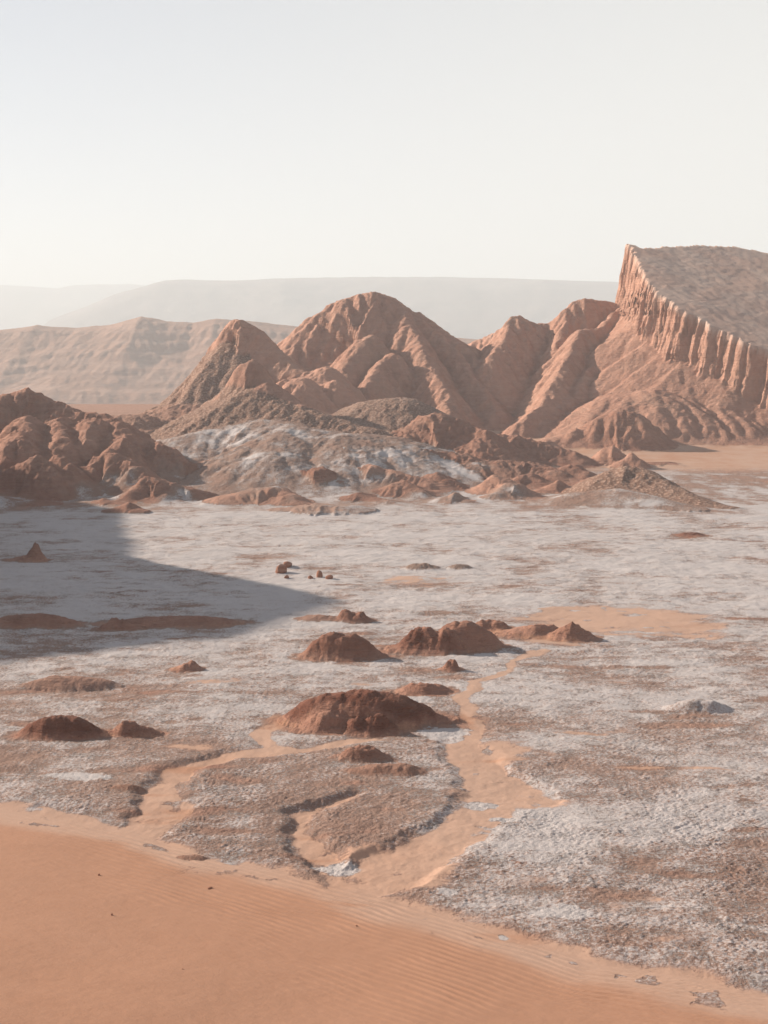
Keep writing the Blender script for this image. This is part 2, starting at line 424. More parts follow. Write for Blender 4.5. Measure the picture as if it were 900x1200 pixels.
flat_mound('long low red bank at the left edge', 32, 735, 112, 19, .35, .75, (.06, 0, .6, 0))
flat_mound('longest low red bank lying in the shade', 205, 735, 150, 15, .35, .7, (.08, .0, .6, 0))
flat_mound('stubby hump at the left end of the longest bank', 138, 739, 52, 16, .5, .8, (.05, .0, .55, 0))
flat_mound('small lone orange hump on pale ground', 217, 787, 38, 14, .7, .9, (.05, .2, .35, 0))
flat_mound('faint broad rusty swell left of the lone orange hump', 78, 808, 120, 18, .4, .6, (.3, .15, .4, 0))
flat_mound('low spread mound beside the upright spike', 27, 658, 46, 8, .7, .8, (.1, .0, .5, 0))
flat_mound('slim upright red spike in the shade at the left', 40, 657, 24, 23, .9, 1.5, (.0, .0, .6, 0))
flat_mound('dark crusted rise in front of the largest dome', 425, 897, 90, 22, .5, .8, (.25, .0, .6, 0))
flat_mound('second dark crusted rise nearer the sand', 455, 914, 110, 17, .45, .7, (.4, .0, .6, 0))
flat_mound('pale salt mound alone at the right with blue shade', 822, 836, 74, 17, .6, .7, (.72, .12, .2, 0))
flat_mound('low grey rubble mound on the far flat', 497, 669, 50, 10, .7, .8, (.45, .0, .3, 1))
flat_mound('flat grey rubble mound right of the other on the far flat', 538, 668, 36, 7, .7, .8, (.5, .0, .3, 1))
flat_mound('tiny dark mound far out on the right of the flat', 812, 629, 34, 6, .8, .8, DK)
flat_mound('dark crust lump at the edge of the dune sand', 224, 1012, 42, 9, .5, .7, (.35, 0, .6, .5), 'crust_lump', 'crust lump')
flat_mound('dark crust lump in the mouth of the left sand channel', 148, 932, 46, 11, .5, .7, (.25, 0, .6, .5), 'crust_lump', 'crust lump')

# ------------------------------------------------------------------ sand channels, patches, dune edge (ground points)
EDGE = [gnd(*q) for q in ((-300, 900), (0, 947), (100, 964), (190, 988), (270, 1008), (340, 1026), (430, 1048), (520, 1074), (600, 1098), (700, 1128), (800, 1146), (900, 1166), (1300, 1250))]
CHAN = [([(150, 985, 4), (195, 955, 3.4), (192, 925, 2.6), (210, 902, 2.0), (265, 886, 1.6), (330, 880, 2.2), (392, 873, 1.8), (440, 868, 1.2)]),
        ([(330, 880, 1.6), (300, 862, 2.2), (330, 845, 1.5)]),
        ([(420, 1040, 5), (490, 1005, 5), (550, 970, 4.5), (585, 935, 4.2), (560, 905, 4.0), (540, 875, 3.2), (560, 848, 2.0), (545, 820, 1.6), (560, 800, 1.4), (598, 786, 1.1), (602, 772, 1.1), (640, 762, 2)]),
        ([(560, 905, 2.5), (600, 915, 2.2), (640, 940, 2.0)]),
        ([(395, 1035, 2.4), (375, 1000, 1.8), (348, 975, 1.2), (355, 955, .9), (420, 930, .5)]),
        ([(120, 975, 3), (60, 952, 2)])]
PATCH = [(730, 727, 150, 22, 1.0), (640, 742, 70, 16, .9), (830, 745, 60, 6, .7), (490, 680, 70, 7, .7), (430, 800, 60, 10, .5), (250, 800, 50, 10, .55), (110, 800, 60, 10, .4), (820, 775, 40, 10, .4),
         (350, 845, 60, 12, .8), (220, 870, 60, 8, .6), (700, 860, 130, 5, .6), (780, 905, 140, 5, .6), (640, 890, 60, 8, .7), (580, 880, 60, 22, .8), (590, 940, 70, 20, .9), (480, 1020, 90, 25, .9),
         (760, 1070, 110, 16, .45), (820, 1110, 100, 12, .5), (280, 650, 50, 6, .4), (870, 540, 60, 40, .9), (840, 575, 80, 14, .6), (480, 858, 40, 8, .6), (850, 1065, 90, 14, .5), (640, 1040, 60, 12, .5), (860, 850, 60, 6, .5), (700, 800, 60, 6, .45), (180, 720, 120, 8, .3), (60, 900, 80, 8, .35), (300, 930, 50, 8, .35)]
WHITE = [(400, 1018, 42, 8), (655, 1075, 55, 14), (525, 1050, 20, 4), (595, 965, 30, 5), (560, 945, 25, 6), (300, 1105, 1, 1), (590, 1098, 10, 3), (520, 860, 40, 14), (560, 770, 40, 10), (90, 915, 60, 6)]


def channels(x, y):
    best = np.full(x.shape, 9.0, np.float32)
    for ch in CHAN:
        P = [gnd(a, b) for a, b, _ in ch]
        Wd = np.array([c for _, _, c in ch], np.float32)
        d, idx, _, _ = poly_dist(x, y, P)
        i0 = np.clip(idx.astype(np.int32), 0, len(P) - 1)
        i1 = np.clip(i0 + 1, 0, len(P) - 1)
        t = idx - i0
        w = (Wd[i0] * (1 - t) + Wd[i1] * t) * .42
        best = np.minimum(best, (d - w))
    return best       # below 0 inside a channel


def spots(x, y, lst):
    v = np.zeros(x.shape, np.float32)
    for s in lst:
        g = gnd(s[0], s[1])
        up, dn = gnd(s[0], s[1] - s[3]), gnd(s[0], s[1] + s[3])
        rx, ry = s[2] * g[1] / F, (up[1] - dn[1]) / 2
        k = np.exp(-(((x - g[0]) / rx) ** 2 + ((y - g[1]) / ry) ** 2) * .9)
        v = np.maximum(v, k * (s[4] if len(s) > 4 else 1))
    return v


# ------------------------------------------------------------------ hill heights before erosion
def base_z(x, y):
    b = .045 * np.maximum(y - 268, 0)
    b = np.minimum(b, 7.0) - .075 * np.maximum(y - 520, 0)
    return np.maximum(b, -35.0)


def hills(x, y, fine):
    """heights and owners of the hill forms; x, y flat float32 arrays"""
    wx = x + 1.5 * fbm(x, y, 17, 3, 11) + .35 * noise(x / 2.5, y / 2.5, 15)
    wy = y + 1.5 * fbm(x, y, 17, 3, 21) + .35 * noise(x / 2.5, y / 2.5, 25)
    H = base_z(x, y).astype(np.float32)
    O = np.full(x.shape, FLAT, np.int32)
    for f in FORMS:
        P = f['P']
        Z = np.array([q[2] for q in P], np.float32)
        reach = (Z.max() + 22) / f['slope'] + f['r'] + 3
        if Z.max() < 12:
            reach = (Z.max() + 2) / f['slope'] + f['r'] + 3
        xs, ys = [q[0] for q in P], [q[1] for q in P]
        m = np.nonzero((x > min(xs) - reach) & (x < max(xs) + reach) & (y > min(ys) - reach) & (y < max(ys) + reach))[0]
        if not len(m):
            continue
        X, Y = wx[m], wy[m]
        d, idx, ln, sd_ = poly_dist(X, Y, P)
        i0 = np.clip(idx.astype(np.int32), 0, len(P) - 1)
        i1 = np.clip(i0 + 1, 0, len(P) - 1)
        t = idx - i0
        zr = Z[i0] * (1 - t) + Z[i1] * t
        sl = f['slope'] * np.where(idx <= 0, f.get('cap', 1.0), 1.0)
        h = zr - sl * (np.sqrt(d * d + f['r'] ** 2) - f['r'])
        if f['gul'] > 0:
            sgn = np.where(sd_ > 0, 37.0, 0.0)
            g = fbm(ln + sgn + .5 * fbm(X, Y, 8, 2, 31), d * .06 + f['o'], f['gw'], 2, 33, ridged=True) - .35
            h = h + f['gul'] * g * smooth(0.3, 7, d) * .42
            h = h + min(f['gul'], 1.0) * .60 * fbm(ln + sgn + .8 * fbm(X, Y, 5, 2, 36), d * .09 + f['o'], 2.1, 2, 37, ridged=True) * smooth(0.2, 3, d)
        k = 1.0
        a = H[m]
        e = np.maximum(k - np.abs(a - h), 0) / k
        hn = np.maximum(a, h) + e * e * k * .25
        O[m] = np.where(h > a, f['o'], O[m])
        H[m] = hn
    m = np.nonzero((x > 30) & (y > 300))[0]
    h, part, q = cliff_height(x[m], y[m])
    a = H[m]
    take = (h > a)
    O[m] = np.where(take, part, O[m])
    H[m] = np.maximum(a, h)
    soft = np.zeros(x.shape, np.float32)
    soft[m] = np.where(take, np.where(q < 6.5, 1.0, .7), 0.0)
    return H, O, soft


# ------------------------------------------------------------------ rain: droplets carve gullies into a regular grid of the hills
GX0, GX1, GY0, GY1, CELL = -150.0, 190.0, 236.0, 560.0, 0.75


def bil(G, gx, gy):
    i, j = gx.astype(np.int32), gy.astype(np.int32)
    i = np.clip(i, 0, G.shape[1] - 2)
    j = np.clip(j, 0, G.shape[0] - 2)
    u, v = gx - i, gy - j
    return (G[j, i] * (1 - u) + G[j, i + 1] * u) * (1 - v) + (G[j + 1, i] * (1 - u) + G[j + 1, i + 1] * u) * v


def blur(a, n=1):
    for _ in range(n):
        p = np.pad(a, 1, mode='edge')
        a = (p[:-2, 1:-1] + p[2:, 1:-1] + p[1:-1, :-2] + p[1:-1, 2:] + 4 * p[1:-1, 1:-1]) / 8
    return a


def erode(h, mask, drops, steps, rounds, cell, K=3.0, er=.30, dp=.25):
    ny, nx = h.shape
    h = h / cell
    flow = np.zeros(h.size, np.float32)
    for r in range(rounds):
        px = rng.uniform(1, nx - 3, drops).astype(np.float32)
        py = rng.uniform(1, ny - 3, drops).astype(np.float32)
        dx = np.zeros(drops, np.float32)
        dy = np.zeros(drops, np.float32)
        sed = np.zeros(drops, np.float32)
        wat = np.ones(drops, np.float32)
        vel = np.ones(drops, np.float32)
        for s in range(steps):
            i, j = px.astype(np.int32), py.astype(np.int32)
            u, v = px - i, py - j
            k = j * nx + i
            hf = h.ravel()
            a, b, c, d = hf[k], hf[k + 1], hf[k + nx], hf[k + nx + 1]
            gx = (b - a) * (1 - v) + (d - c) * v
            gy = (c - a) * (1 - u) + (d - b) * u
            z = (a * (1 - u) + b * u) * (1 - v) + (c * (1 - u) + d * u) * v
            dx = dx * .25 - gx * .75
            dy = dy * .25 - gy * .75
            L = np.sqrt(dx * dx + dy * dy) + 1e-6
            dx, dy = dx / L, dy / L
            qx, qy = px + dx, py + dy
            ok = (qx > 1) & (qx < nx - 3) & (qy > 1) & (qy < ny - 3)
            qx, qy = np.clip(qx, 1, nx - 3), np.clip(qy, 1, ny - 3)
            z2 = bil(h, qx, qy)
            dh = z2 - z
            cap = np.maximum(-dh, .01) * vel * wat * K
            up = dh > 0
            dep = np.where(up, np.minimum(dh, sed), np.where(sed > cap, (sed - cap) * dp, 0))
            ero = np.where((~up) & (sed <= cap), np.minimum((cap - sed) * er, np.maximum(-dh, 0)), 0)
            ero = ero * mask.ravel()[k]
            cnt = np.bincount(k, minlength=h.size)[k].astype(np.float32)
            dep, ero = dep * .6 / cnt, ero * .6 / np.sqrt(cnt) / np.maximum(1, cnt * .4)
            ch = np.where(ok, dep - ero, 0).astype(np.float32)
            sed = np.clip(sed - np.where(ok, dep - ero, 0), 0, 3)
            vel = np.sqrt(np.clip(vel * vel - dh * .6, .05, 9))
            wat = wat * .985
            kk = np.concatenate((k, k + 1, k + nx, k + nx + 1))
            ww = np.concatenate((ch * (1 - u) * (1 - v), ch * u * (1 - v), ch * (1 - u) * v, ch * u * v))
            h = h + np.bincount(kk, weights=ww, minlength=h.size).reshape(h.shape).astype(np.float32)
            flow += np.bincount(k, weights=wat, minlength=h.size).astype(np.float32)
            px, py = qx, qy
    return h * cell, flow.reshape(h.shape)


TAB0 = np.array([w['surf'] for w in OWN], np.float32)
gx = np.arange(GX0, GX1, CELL, dtype=np.float32)
gy = np.arange(GY0, GY1, CELL, dtype=np.float32)
XX, YY = np.meshgrid(gx, gy)
H0, O0, S0 = hills(XX.ravel(), YY.ravel(), False)
H0 = H0.reshape(XX.shape) + .55 * fbm(XX, YY, 9, 3, 71) * smooth(1, 6, H0.reshape(XX.shape) - base_z(XX, YY))
S0 = S0.reshape(XX.shape)
msk = blur(1 - S0, 3) * np.where(O0.reshape(XX.shape) == DEB, .25, 1.0) * smooth(0, 2.5, H0 - base_z(XX, YY)) * np.where(TAB0[O0][:, 0].reshape(XX.shape) > .4, .25, 1.0) * np.where(TAB0[O0][:, 3].reshape(XX.shape) > .5, .3, 1.0)
H1, FLOW = erode(H0, msk, 30000, 36, 4, CELL)
DELTA = .45 * blur(np.clip(H1 - H0, -3.0, 1.5), 1) * blur(1 - S0, 2)
edge = np.minimum(np.minimum(XX - GX0, GX1 - XX), np.minimum(YY - GY0, GY1 - YY))
DELTA *= smooth(0, 10, edge)
FLOW = blur(np.log1p(FLOW), 1)
FLOW = np.clip((FLOW - np.median(FLOW)) / 3.0, -1, 1.5)

# ------------------------------------------------------------------ the ground: one polar sheet round the viewpoint, finest where things are small
r_list = [0.6]
while r_list[-1] < 13500:
    r = r_list[-1]
    k = (.06 if r < 30 else .006 if r < 42 else .0015 if r < 92 else .0029 if r < 232 else .0021 if r < 372 else .0011 if r < 452 else .0026 if r < 560 else .005 if r < 680 else .02 if r < 900 else .06)
    r_list.append(r * (1 + k))
R = np.array(r_list, np.float32)
deg = math.radians
a_in = np.arange(-deg(16.9), deg(16.9), .00103)
a_r = deg(16.9) + np.arange(1, 95) * .0045
a_rr = np.arange(a_r[-1] + deg(4), math.pi, deg(5.5))
A = np.concatenate((-a_rr[::-1], -a_r[::-1], a_in, a_r, a_rr)).astype(np.float32)
nr, na = len(R), len(A)
print('ground grid', nr, na, nr * na)
AA, RR = np.meshgrid(A, R)
X, Y = (RR * np.sin(AA)).ravel(), (RR * np.cos(AA)).ravel()
RF = RR.ravel()
N = X.size
Zv = np.zeros(N, np.float32)
OW = np.full(N, FLAT, np.int32)
SURF = np.zeros((N, 4), np.float32)
GREY = np.zeros(N, np.float32)

front = (RF < 262) & (Y > -20)
hz = np.nonzero((RF > 90) & (RF < 900) & (Y > 60) & ((RF > 238) | (X < -40)))[0]

# hills
h, ow, soft = hills(X[hz], Y[hz], True)
xs, ys = X[hz], Y[hz]
ingrid = (xs > GX0 + 1) & (xs < GX1 - 1) & (ys > GY0 + 1) & (ys < GY1 - 1)
gxx, gyy = np.clip((xs - GX0) / CELL, 0, DELTA.shape[1] - 1.01), np.clip((ys - GY0) / CELL, 0, DELTA.shape[0] - 1.01)
dl = np.where(ingrid, bil(DELTA, gxx, gyy), 0)
fl = np.where(ingrid, bil(FLOW, gxx, gyy), 0)
rel = smooth(.5, 5, h - base_z(xs, ys))
h = h + .55 * fbm(xs, ys, 9, 3, 71) * smooth(1, 6, h - base_z(xs, ys)) * (1 - soft) + dl
TAB = np.array([w['surf'] for w in OWN], np.float32)
SM = np.array([.35 if w['surf'][3] > .5 else .55 if w['name'] in ('talus_slope', 'debris_apron', 'salt_hill', 'salt_apron') else 1.0 for w in OWN], np.float32)
rough = SM[ow] * rel * np.where(ow == CLIFF, .07, 1.0)
h = h + np.where(ow == CLIFF, .2 * fbm(xs + ys * .5, ys * .3, 6, 3, 83) * rel, 0) + rough * (.34 * (1 + .7 * (TAB[ow][:, 2] > .4)) * fbm(xs, ys, 3.2, 4, 81, ridged=True) + .26 * fbm(xs, ys, 1.3, 2, 85, ridged=True))
grav = TAB[ow][:, 3] * rel
h = h + grav * .22 * fbm(xs, ys, 1.3, 2, 91, billow=True)
Zv[hz] = h
OW[hz] = ow
s = TAB[ow].copy()
# far ground and saddles between the hills: sand on the right, salt on the left
isflat = ow == FLAT
sandy = smooth(-5, 45, xs + 10 * fbm(xs, ys, 30, 3, 95)) * smooth(285, 330, ys)
s[isflat, 0] = (.62 - .14 * sandy)[isflat]
s[isflat, 1] = np.maximum(sandy, smooth(360, 420, ys) * .8)[isflat]
s[isflat & (ys > 325) & (xs < 10)] = (.15, .12, .15, .4)
s[isflat & (ys > 520)] = (.1, .1, .1, .3)
low = 1 - smooth(2, 9, h - base_z(xs, ys))
saltn = smooth(-.1, .5, fbm(xs, ys, 14, 4, 97)) * smooth(40, 20, xs + 12 * (fbm(xs, ys, 20, 2, 98))) * smooth(360, 320, ys)
s[:, 0] = np.maximum(s[:, 0], low * saltn * .75 * (~isflat))
s[:, 0] = np.clip(s[:, 0] + .5 * smooth(.35, 1.0, fl) * smooth(-.1, .4, fbm(xs, ys, 16, 2, 94)) * (s[:, 2] < .32) * (~isflat) * smooth(415, 390, ys) * smooth(60, 30, xs), 0, 1)
mot = fbm(xs, ys, 5, 5, 93, gain=.65)
s[:, 0] = np.clip(s[:, 0] * (1 + .8 * mot + .7 * fbm(xs, ys, 19, 3, 92)), 0, 1)
s[:, 2] = np.clip(s[:, 2] + .22 * np.maximum(fl, -.3) * rel + .12 * fbm(xs, ys, 12, 3, 99), 0, 1)
SURF[hz] = s
GREY[hz] = np.where(ow == CLIFF, 1.0, np.where(ow == FACE, 0, 0))

# flat, mounds, channels, dune
fi = np.nonzero(front & ~((OW != FLAT)))[0]
x, y = X[fi], Y[fi]
wx = x + .9 * fbm(x, y, 5, 3, 101) + .25 * fbm(x, y, 1.2, 2, 105)
wy = y + .9 * fbm(x, y, 5, 3, 111) + .25 * fbm(x, y, 1.2, 2, 115)
chan = channels(wx, wy)
patch = spots(x + 2.2 * fbm(x, y, 7, 3, 121), y + 3.5 * fbm(x, y, 9, 3, 125), PATCH)
white = spots(wx, wy, WHITE)
de, _, dln, dside = poly_dist(x, y, EDGE)
din = np.where(dside < 0, de, -de)           # positive towards the camera
din_w = din + 2.2 * fbm(x, y, 9, 3, 131) + .3 * fbm(x, y, 1.6, 2, 135)
dd = np.maximum(din + .8 * fbm(x, y, 16, 2, 138), 0)
dune_z = np.minimum(.10 * dd + 8.9e-5 * dd ** 3, 28.2)
nearness = 1 - smooth(120, 250, y)
crust_patch = fbm(x, y, 11, 4, 141)
big = fbm(x, y, 45, 3, 145)
sand = np.maximum(smooth(.55, -.45, chan + .40 * fbm(x, y, 2.6, 4, 152)) * (.90 + .40 * fbm(x * .6, y, 1.8, 4, 156)), .86 * smooth(.15, .90, patch + .45 * fbm(x * .5, y, 3, 5, 151, gain=.6)))
apron = smooth(-2.2, .6, din_w)
clumps = smooth(.18, .5, fbm(x, y, 2.4, 4, 153)) * smooth(-4.5, .2, chan) * smooth(9, 1, np.maximum(din, 0) + 2)
sand = np.maximum(sand, apron * smooth(-3.5, 1.2, din_w + 2.2 * fbm(x, y, 3, 4, 154)))
edge_cl = smooth(.10, .42, fbm(x, y, 2.2, 4, 206, gain=.6)) * smooth(5.0, .6, din_w)
sand = np.where(din_w > .8, np.maximum(sand, .97) - .85 * edge_cl, sand * (1 - .75 * clumps * (din_w < .8)))
salt = np.clip(.65 + .12 * big + .30 * crust_patch + .13 * smooth(95, 170, y) + .16 * fbm(x * .22, y, 5.0, 4, 157) * smooth(110, 190, y) + .28 * fbm(x * .45, y, 1.9, 4, 158, gain=.7) * smooth(90, 140, y), 0, 1)
# rusty streaks drawn out across the view
streak = fbm(x * .35, y, 3.2, 4, 155)
salt = salt - .30 * smooth(.18, .55, streak) * (1 - .6 * smooth(110, 220, y))
salt = salt - .07 * smooth(112, 98, y) * smooth(14, 2, x)
white = white * (1.08 + .5 * fbm(x, y, .9, 3, 159))
salt = np.clip(np.maximum(salt, white * 1.05), 0, 1)
sand = sand * (1 - smooth(.45, .8, white))
plate = smooth(-.3, 1.4, chan) * (1 - apron)
chw = chan + .35 * fbm(x, y, 2.6, 4, 152)
z = (.08 + .26 * smooth(112, 92, y)) * smooth(-.2, .9, chw) * smooth(.8, -1.6, din_w) * smooth(.9, -.4, crust_patch + .3 * streak) * smooth(150, 90, y) + .22 * fbm(x, y, 14, 3, 161) + .16 * crust_patch
cl = fbm(x, y, .27, 2, 165, billow=True)
z = z + (1 - sand) * (.055 * cl * (.6 + .8 * smooth(-.3, .4, fbm(x, y, 6, 2, 167))) + .05 * fbm(x, y, .7, 2, 169, billow=True)) * smooth(260, 60, y)
z = z + .03 * fbm(x, y, 1.4, 2, 171) + .07 * smooth(1.0, -.5, chan) * fbm(x, y, 1.6, 4, 172, gain=.6) + (1 - sand) * .24 * fbm(x * .6, y, 2.2, 4, 173, gain=.6) * smooth(90, 150, y)
z = z * (1 - smooth(-1.5, 1.5, din))
rip_mask = smooth(-.6, 1.2, din) * (1 - smooth(5, 14, din + 9 * fbm(x, y, 12, 2, 175) - .18 * x)) * (.45 + .55 * smooth(-.3, .3, fbm(x, y, 9, 2, 178)))
ph = din / .56 + .75 * fbm(x, y, 5, 2, 181) + .16 * fbm(x, y, 1.5, 2, 185)
fr = ph - np.floor(ph)
rip = np.where(fr < .8, fr / .8, (1 - fr) / .2)
rip = rip * rip * (3 - 2 * rip)
z = z + dune_z + .062 * rip * rip_mask + .12 * fbm(x, y, 13, 2, 188) * smooth(0, 6, din)
o_f = np.where(din_w > .4, DUNE, FLAT)
sf = np.zeros((len(fi), 4), np.float32)
sf[:, 0], sf[:, 1] = salt * smooth(4.5, 1.5, din_w), sand
sf[:, 2] = np.clip(.45 + .25 * fbm(x, y, 6, 3, 191), 0, 1)
sf[:, 3] = 0
for md in MD:
    reach = 1.6
    m = np.nonzero((np.abs(x - md['x']) < md['rx'] * reach + 1) & (np.abs(y - md['y']) < md['ry'] * reach + 1))[0]
    if not len(m):
        continue
    sc = max(md['ry'], .6)
    a, b = x[m], y[m]
    sdm = md['seed']
    rl = np.random.default_rng(sdm)
    u = (a - md['x']) / md['rx'] + .20 * fbm(a, b, sc * 1.4, 4, sdm)
    v = (b - md['y']) / md['ry'] + .20 * fbm(a, b, sc * 1.4, 4, sdm + 1)
    rho = np.sqrt(u * u + v * v)
    rc = np.clip(rho, 0, 1)
    # one body with a low spread base and a few lumps of uneven height grown together
    body = (1 - rc ** 1.7) ** 1.25 if md['sharp'] > .76 else (1 - rc ** 2.0) ** 1.05
    if md['sharp'] >= 1.2:
        prof = (1 - rc) ** 1.2
    else:
        prof = (.88 if md['sharp'] < .76 else .62) * body
        for q in range(4):
            cu, cv, cr = rl.uniform(-.50, .50), rl.uniform(-.30, .30), rl.uniform(.38, .66)
            tq = np.clip(1 - (((u - cu) / cr) ** 2 + ((v - cv) / (cr * 1.15)) ** 2), 0, 1)
            lump = rl.uniform(.70, 1.0) * tq ** .8 * np.clip(1.15 - rc ** 2, 0, 1)
            e = np.clip(1 - np.abs(prof - lump) / .14, 0, 1)
            prof = np.maximum(prof, lump) + .035 * e * e
    hh = md['h'] * prof
    hh = hh + np.minimum(md['h'], 2.0) * prof ** .7 * ((.20 if md['sharp'] > .76 else .11) * fbm(a, b, sc * .55, 4, sdm + 7, ridged=True) - .04 + .07 * fbm(a, b, .45, 2, sdm + 8))
    hh = np.maximum(hh, 0)
    if OWN[md['o']]['parent'] is not None:
        new = hh + z[m] * 0
    else:
        new = hh
    cur = z[m]
    inside = (rho < 1) & (new > .02)
    zb = np.maximum(cur, 0) if False else cur
    cand = np.where(inside, np.maximum(cur, .6 * np.minimum(cur, .4) + new), cur)
    w = smooth(.04, .34, new / max(md['h'], .1) + .22 * fbm(a, b, .8, 3, 205)) * (rho < 1)
    z[m] = cand
    tb = TAB[md['o']]
    ring = smooth(1.38, .98, rho + .30 * fbm(a, b, 1.1, 3, 203)) * (.85 if tb[0] < .2 else 0)
    sf[m] = sf[m] * (1 - ring[:, None]) + np.array([.08, .52, .5, 0], np.float32)[None, :] * ring[:, None]
    sf[m] = sf[m] * (1 - w[:, None]) + tb[None, :] * w[:, None]
    own_here = (prof > .2) & (rho < .97)
    o_f[m] = np.where(own_here, md['o'], o_f[m])
fade = smooth(262, 246, RF[fi])
Zv[fi] = z * fade + np.where(RF[fi] > 238, Zv[fi], 0) * (1 - 0) if False else z * fade + Zv[fi] * (1 - fade)
SURF[fi] = sf * fade[:, None] + SURF[fi] * (1 - fade[:, None])
OW[fi] = np.where((fade > .3), o_f, OW[fi])
far = RF >= 900
Zv[far] = -36 + np.where(RF[far] > 900, 0, 0)
SURF[far] = (.1, .1, .1, .3)
GREY[Y > 520] = np.where(OW[Y > 520] == FLAT, .8, GREY[Y > 520])
beh = (Y <= -20)
Zv[beh] = np.where(RF[beh] < 200, 28.2, 28.2 - np.minimum((RF[beh] - 200) * .08, 45))
SURF[beh] = (0, 1, 0, 0)
OW[beh] = DUNE

# strata: the steep face steps in and out a little with height
st = (OW == FACE)
zz = Zv[st]
off = .8 * noise(zz / .9 + .1 * X[st], zz * 0 + X[st] * .02, 195) + .2 * noise(zz / .35, X[st] * .05, 197)
X[st] -= off * .6
Y[st] -= off * .8

# ------------------------------------------------------------------ materials
def nd(t, kind, **kw):
    n = t.nodes.new(kind)
    for k, v in kw.items():
        setattr(n, k, v)
    return n


def lk(t, a, b):
    t.links.new(a, b)


class G:
    """short ways to wire a node tree"""

    def __init__(self, name):
        self.m = bpy.data.materials.new(name)
        self.m.use_nodes = True
        self.t = self.m.node_tree
        self.t.nodes.clear()
        self.out = nd(self.t, 'ShaderNodeOutputMaterial')
        self.b = nd(self.t, 'ShaderNodeBsdfPrincipled')
        lk(self.t, self.b.outputs[0], self.out.inputs[0])
        self.b.inputs['Roughness'].default_value = .95
        self.b.inputs['Specular IOR Level'].default_value = .15
        self.pos = nd(self.t, 'ShaderNodeNewGeometry').outputs['Position']

    def put(self, sock, v):
        if hasattr(v, 'is_linked') or isinstance(v, bpy.types.NodeSocket):
            lk(self.t, v, sock)
        else:
            sock.default_value = v

    def math(self, op, a, b=0.0, c=0.0, clamp=False):
        n = nd(self.t, 'ShaderNodeMath', operation=op, use_clamp=clamp)
        for i, v in enumerate((a, b, c)):
            self.put(n.inputs[i], v)
        return n.outputs[0]

    def scaled(self, s):
        n = nd(self.t, 'ShaderNodeVectorMath', operation='MULTIPLY')
        lk(self.t, self.pos, n.inputs[0])
        n.inputs[1].default_value = s
        return n.outputs[0]

    def noise(self, scale, detail=3.0, rough=.55, vec=None, dist=0.0):
        n = nd(self.t, 'ShaderNodeTexNoise')
        lk(self.t, vec if vec is not None else self.pos, n.inputs['Vector'])
        n.inputs['Scale'].default_value = scale
        n.inputs['Detail'].default_value = detail
        n.inputs['Roughness'].default_value = rough
        n.inputs['Distortion'].default_value = dist
        return n.outputs[0]

    def vor(self, scale, vec=None, feature='F1'):
        n = nd(self.t, 'ShaderNodeTexVoronoi', feature=feature)
        lk(self.t, vec if vec is not None else self.pos, n.inputs['Vector'])
        n.inputs['Scale'].default_value = scale
        return n.outputs[0]

    def step(self, v, a, b):
        n = nd(self.t, 'ShaderNodeMapRange', interpolation_type='SMOOTHSTEP')
        self.put(n.inputs[0], v)
        self.put(n.inputs[1], a)
        self.put(n.inputs[2], b)
        return n.outputs[0]

    def mix(self, f, a, b):
        n = nd(self.t, 'ShaderNodeMix', data_type='RGBA')
        self.put(n.inputs[0], f)
        self.put(n.inputs[6], a if not isinstance(a, tuple) else (*a, 1))
        self.put(n.inputs[7], b if not isinstance(b, tuple) else (*b, 1))
        return n.outputs[2]

    def bump(self, h, strength, dist, prev=None):
        n = nd(self.t, 'ShaderNodeBump')
        lk(self.t, h, n.inputs['Height'])
        n.inputs['Strength'].default_value = strength
        n.inputs['Distance'].default_value = dist
        if prev is not None:
            lk(self.t, prev, n.inputs['Normal'])
        return n.outputs[0]


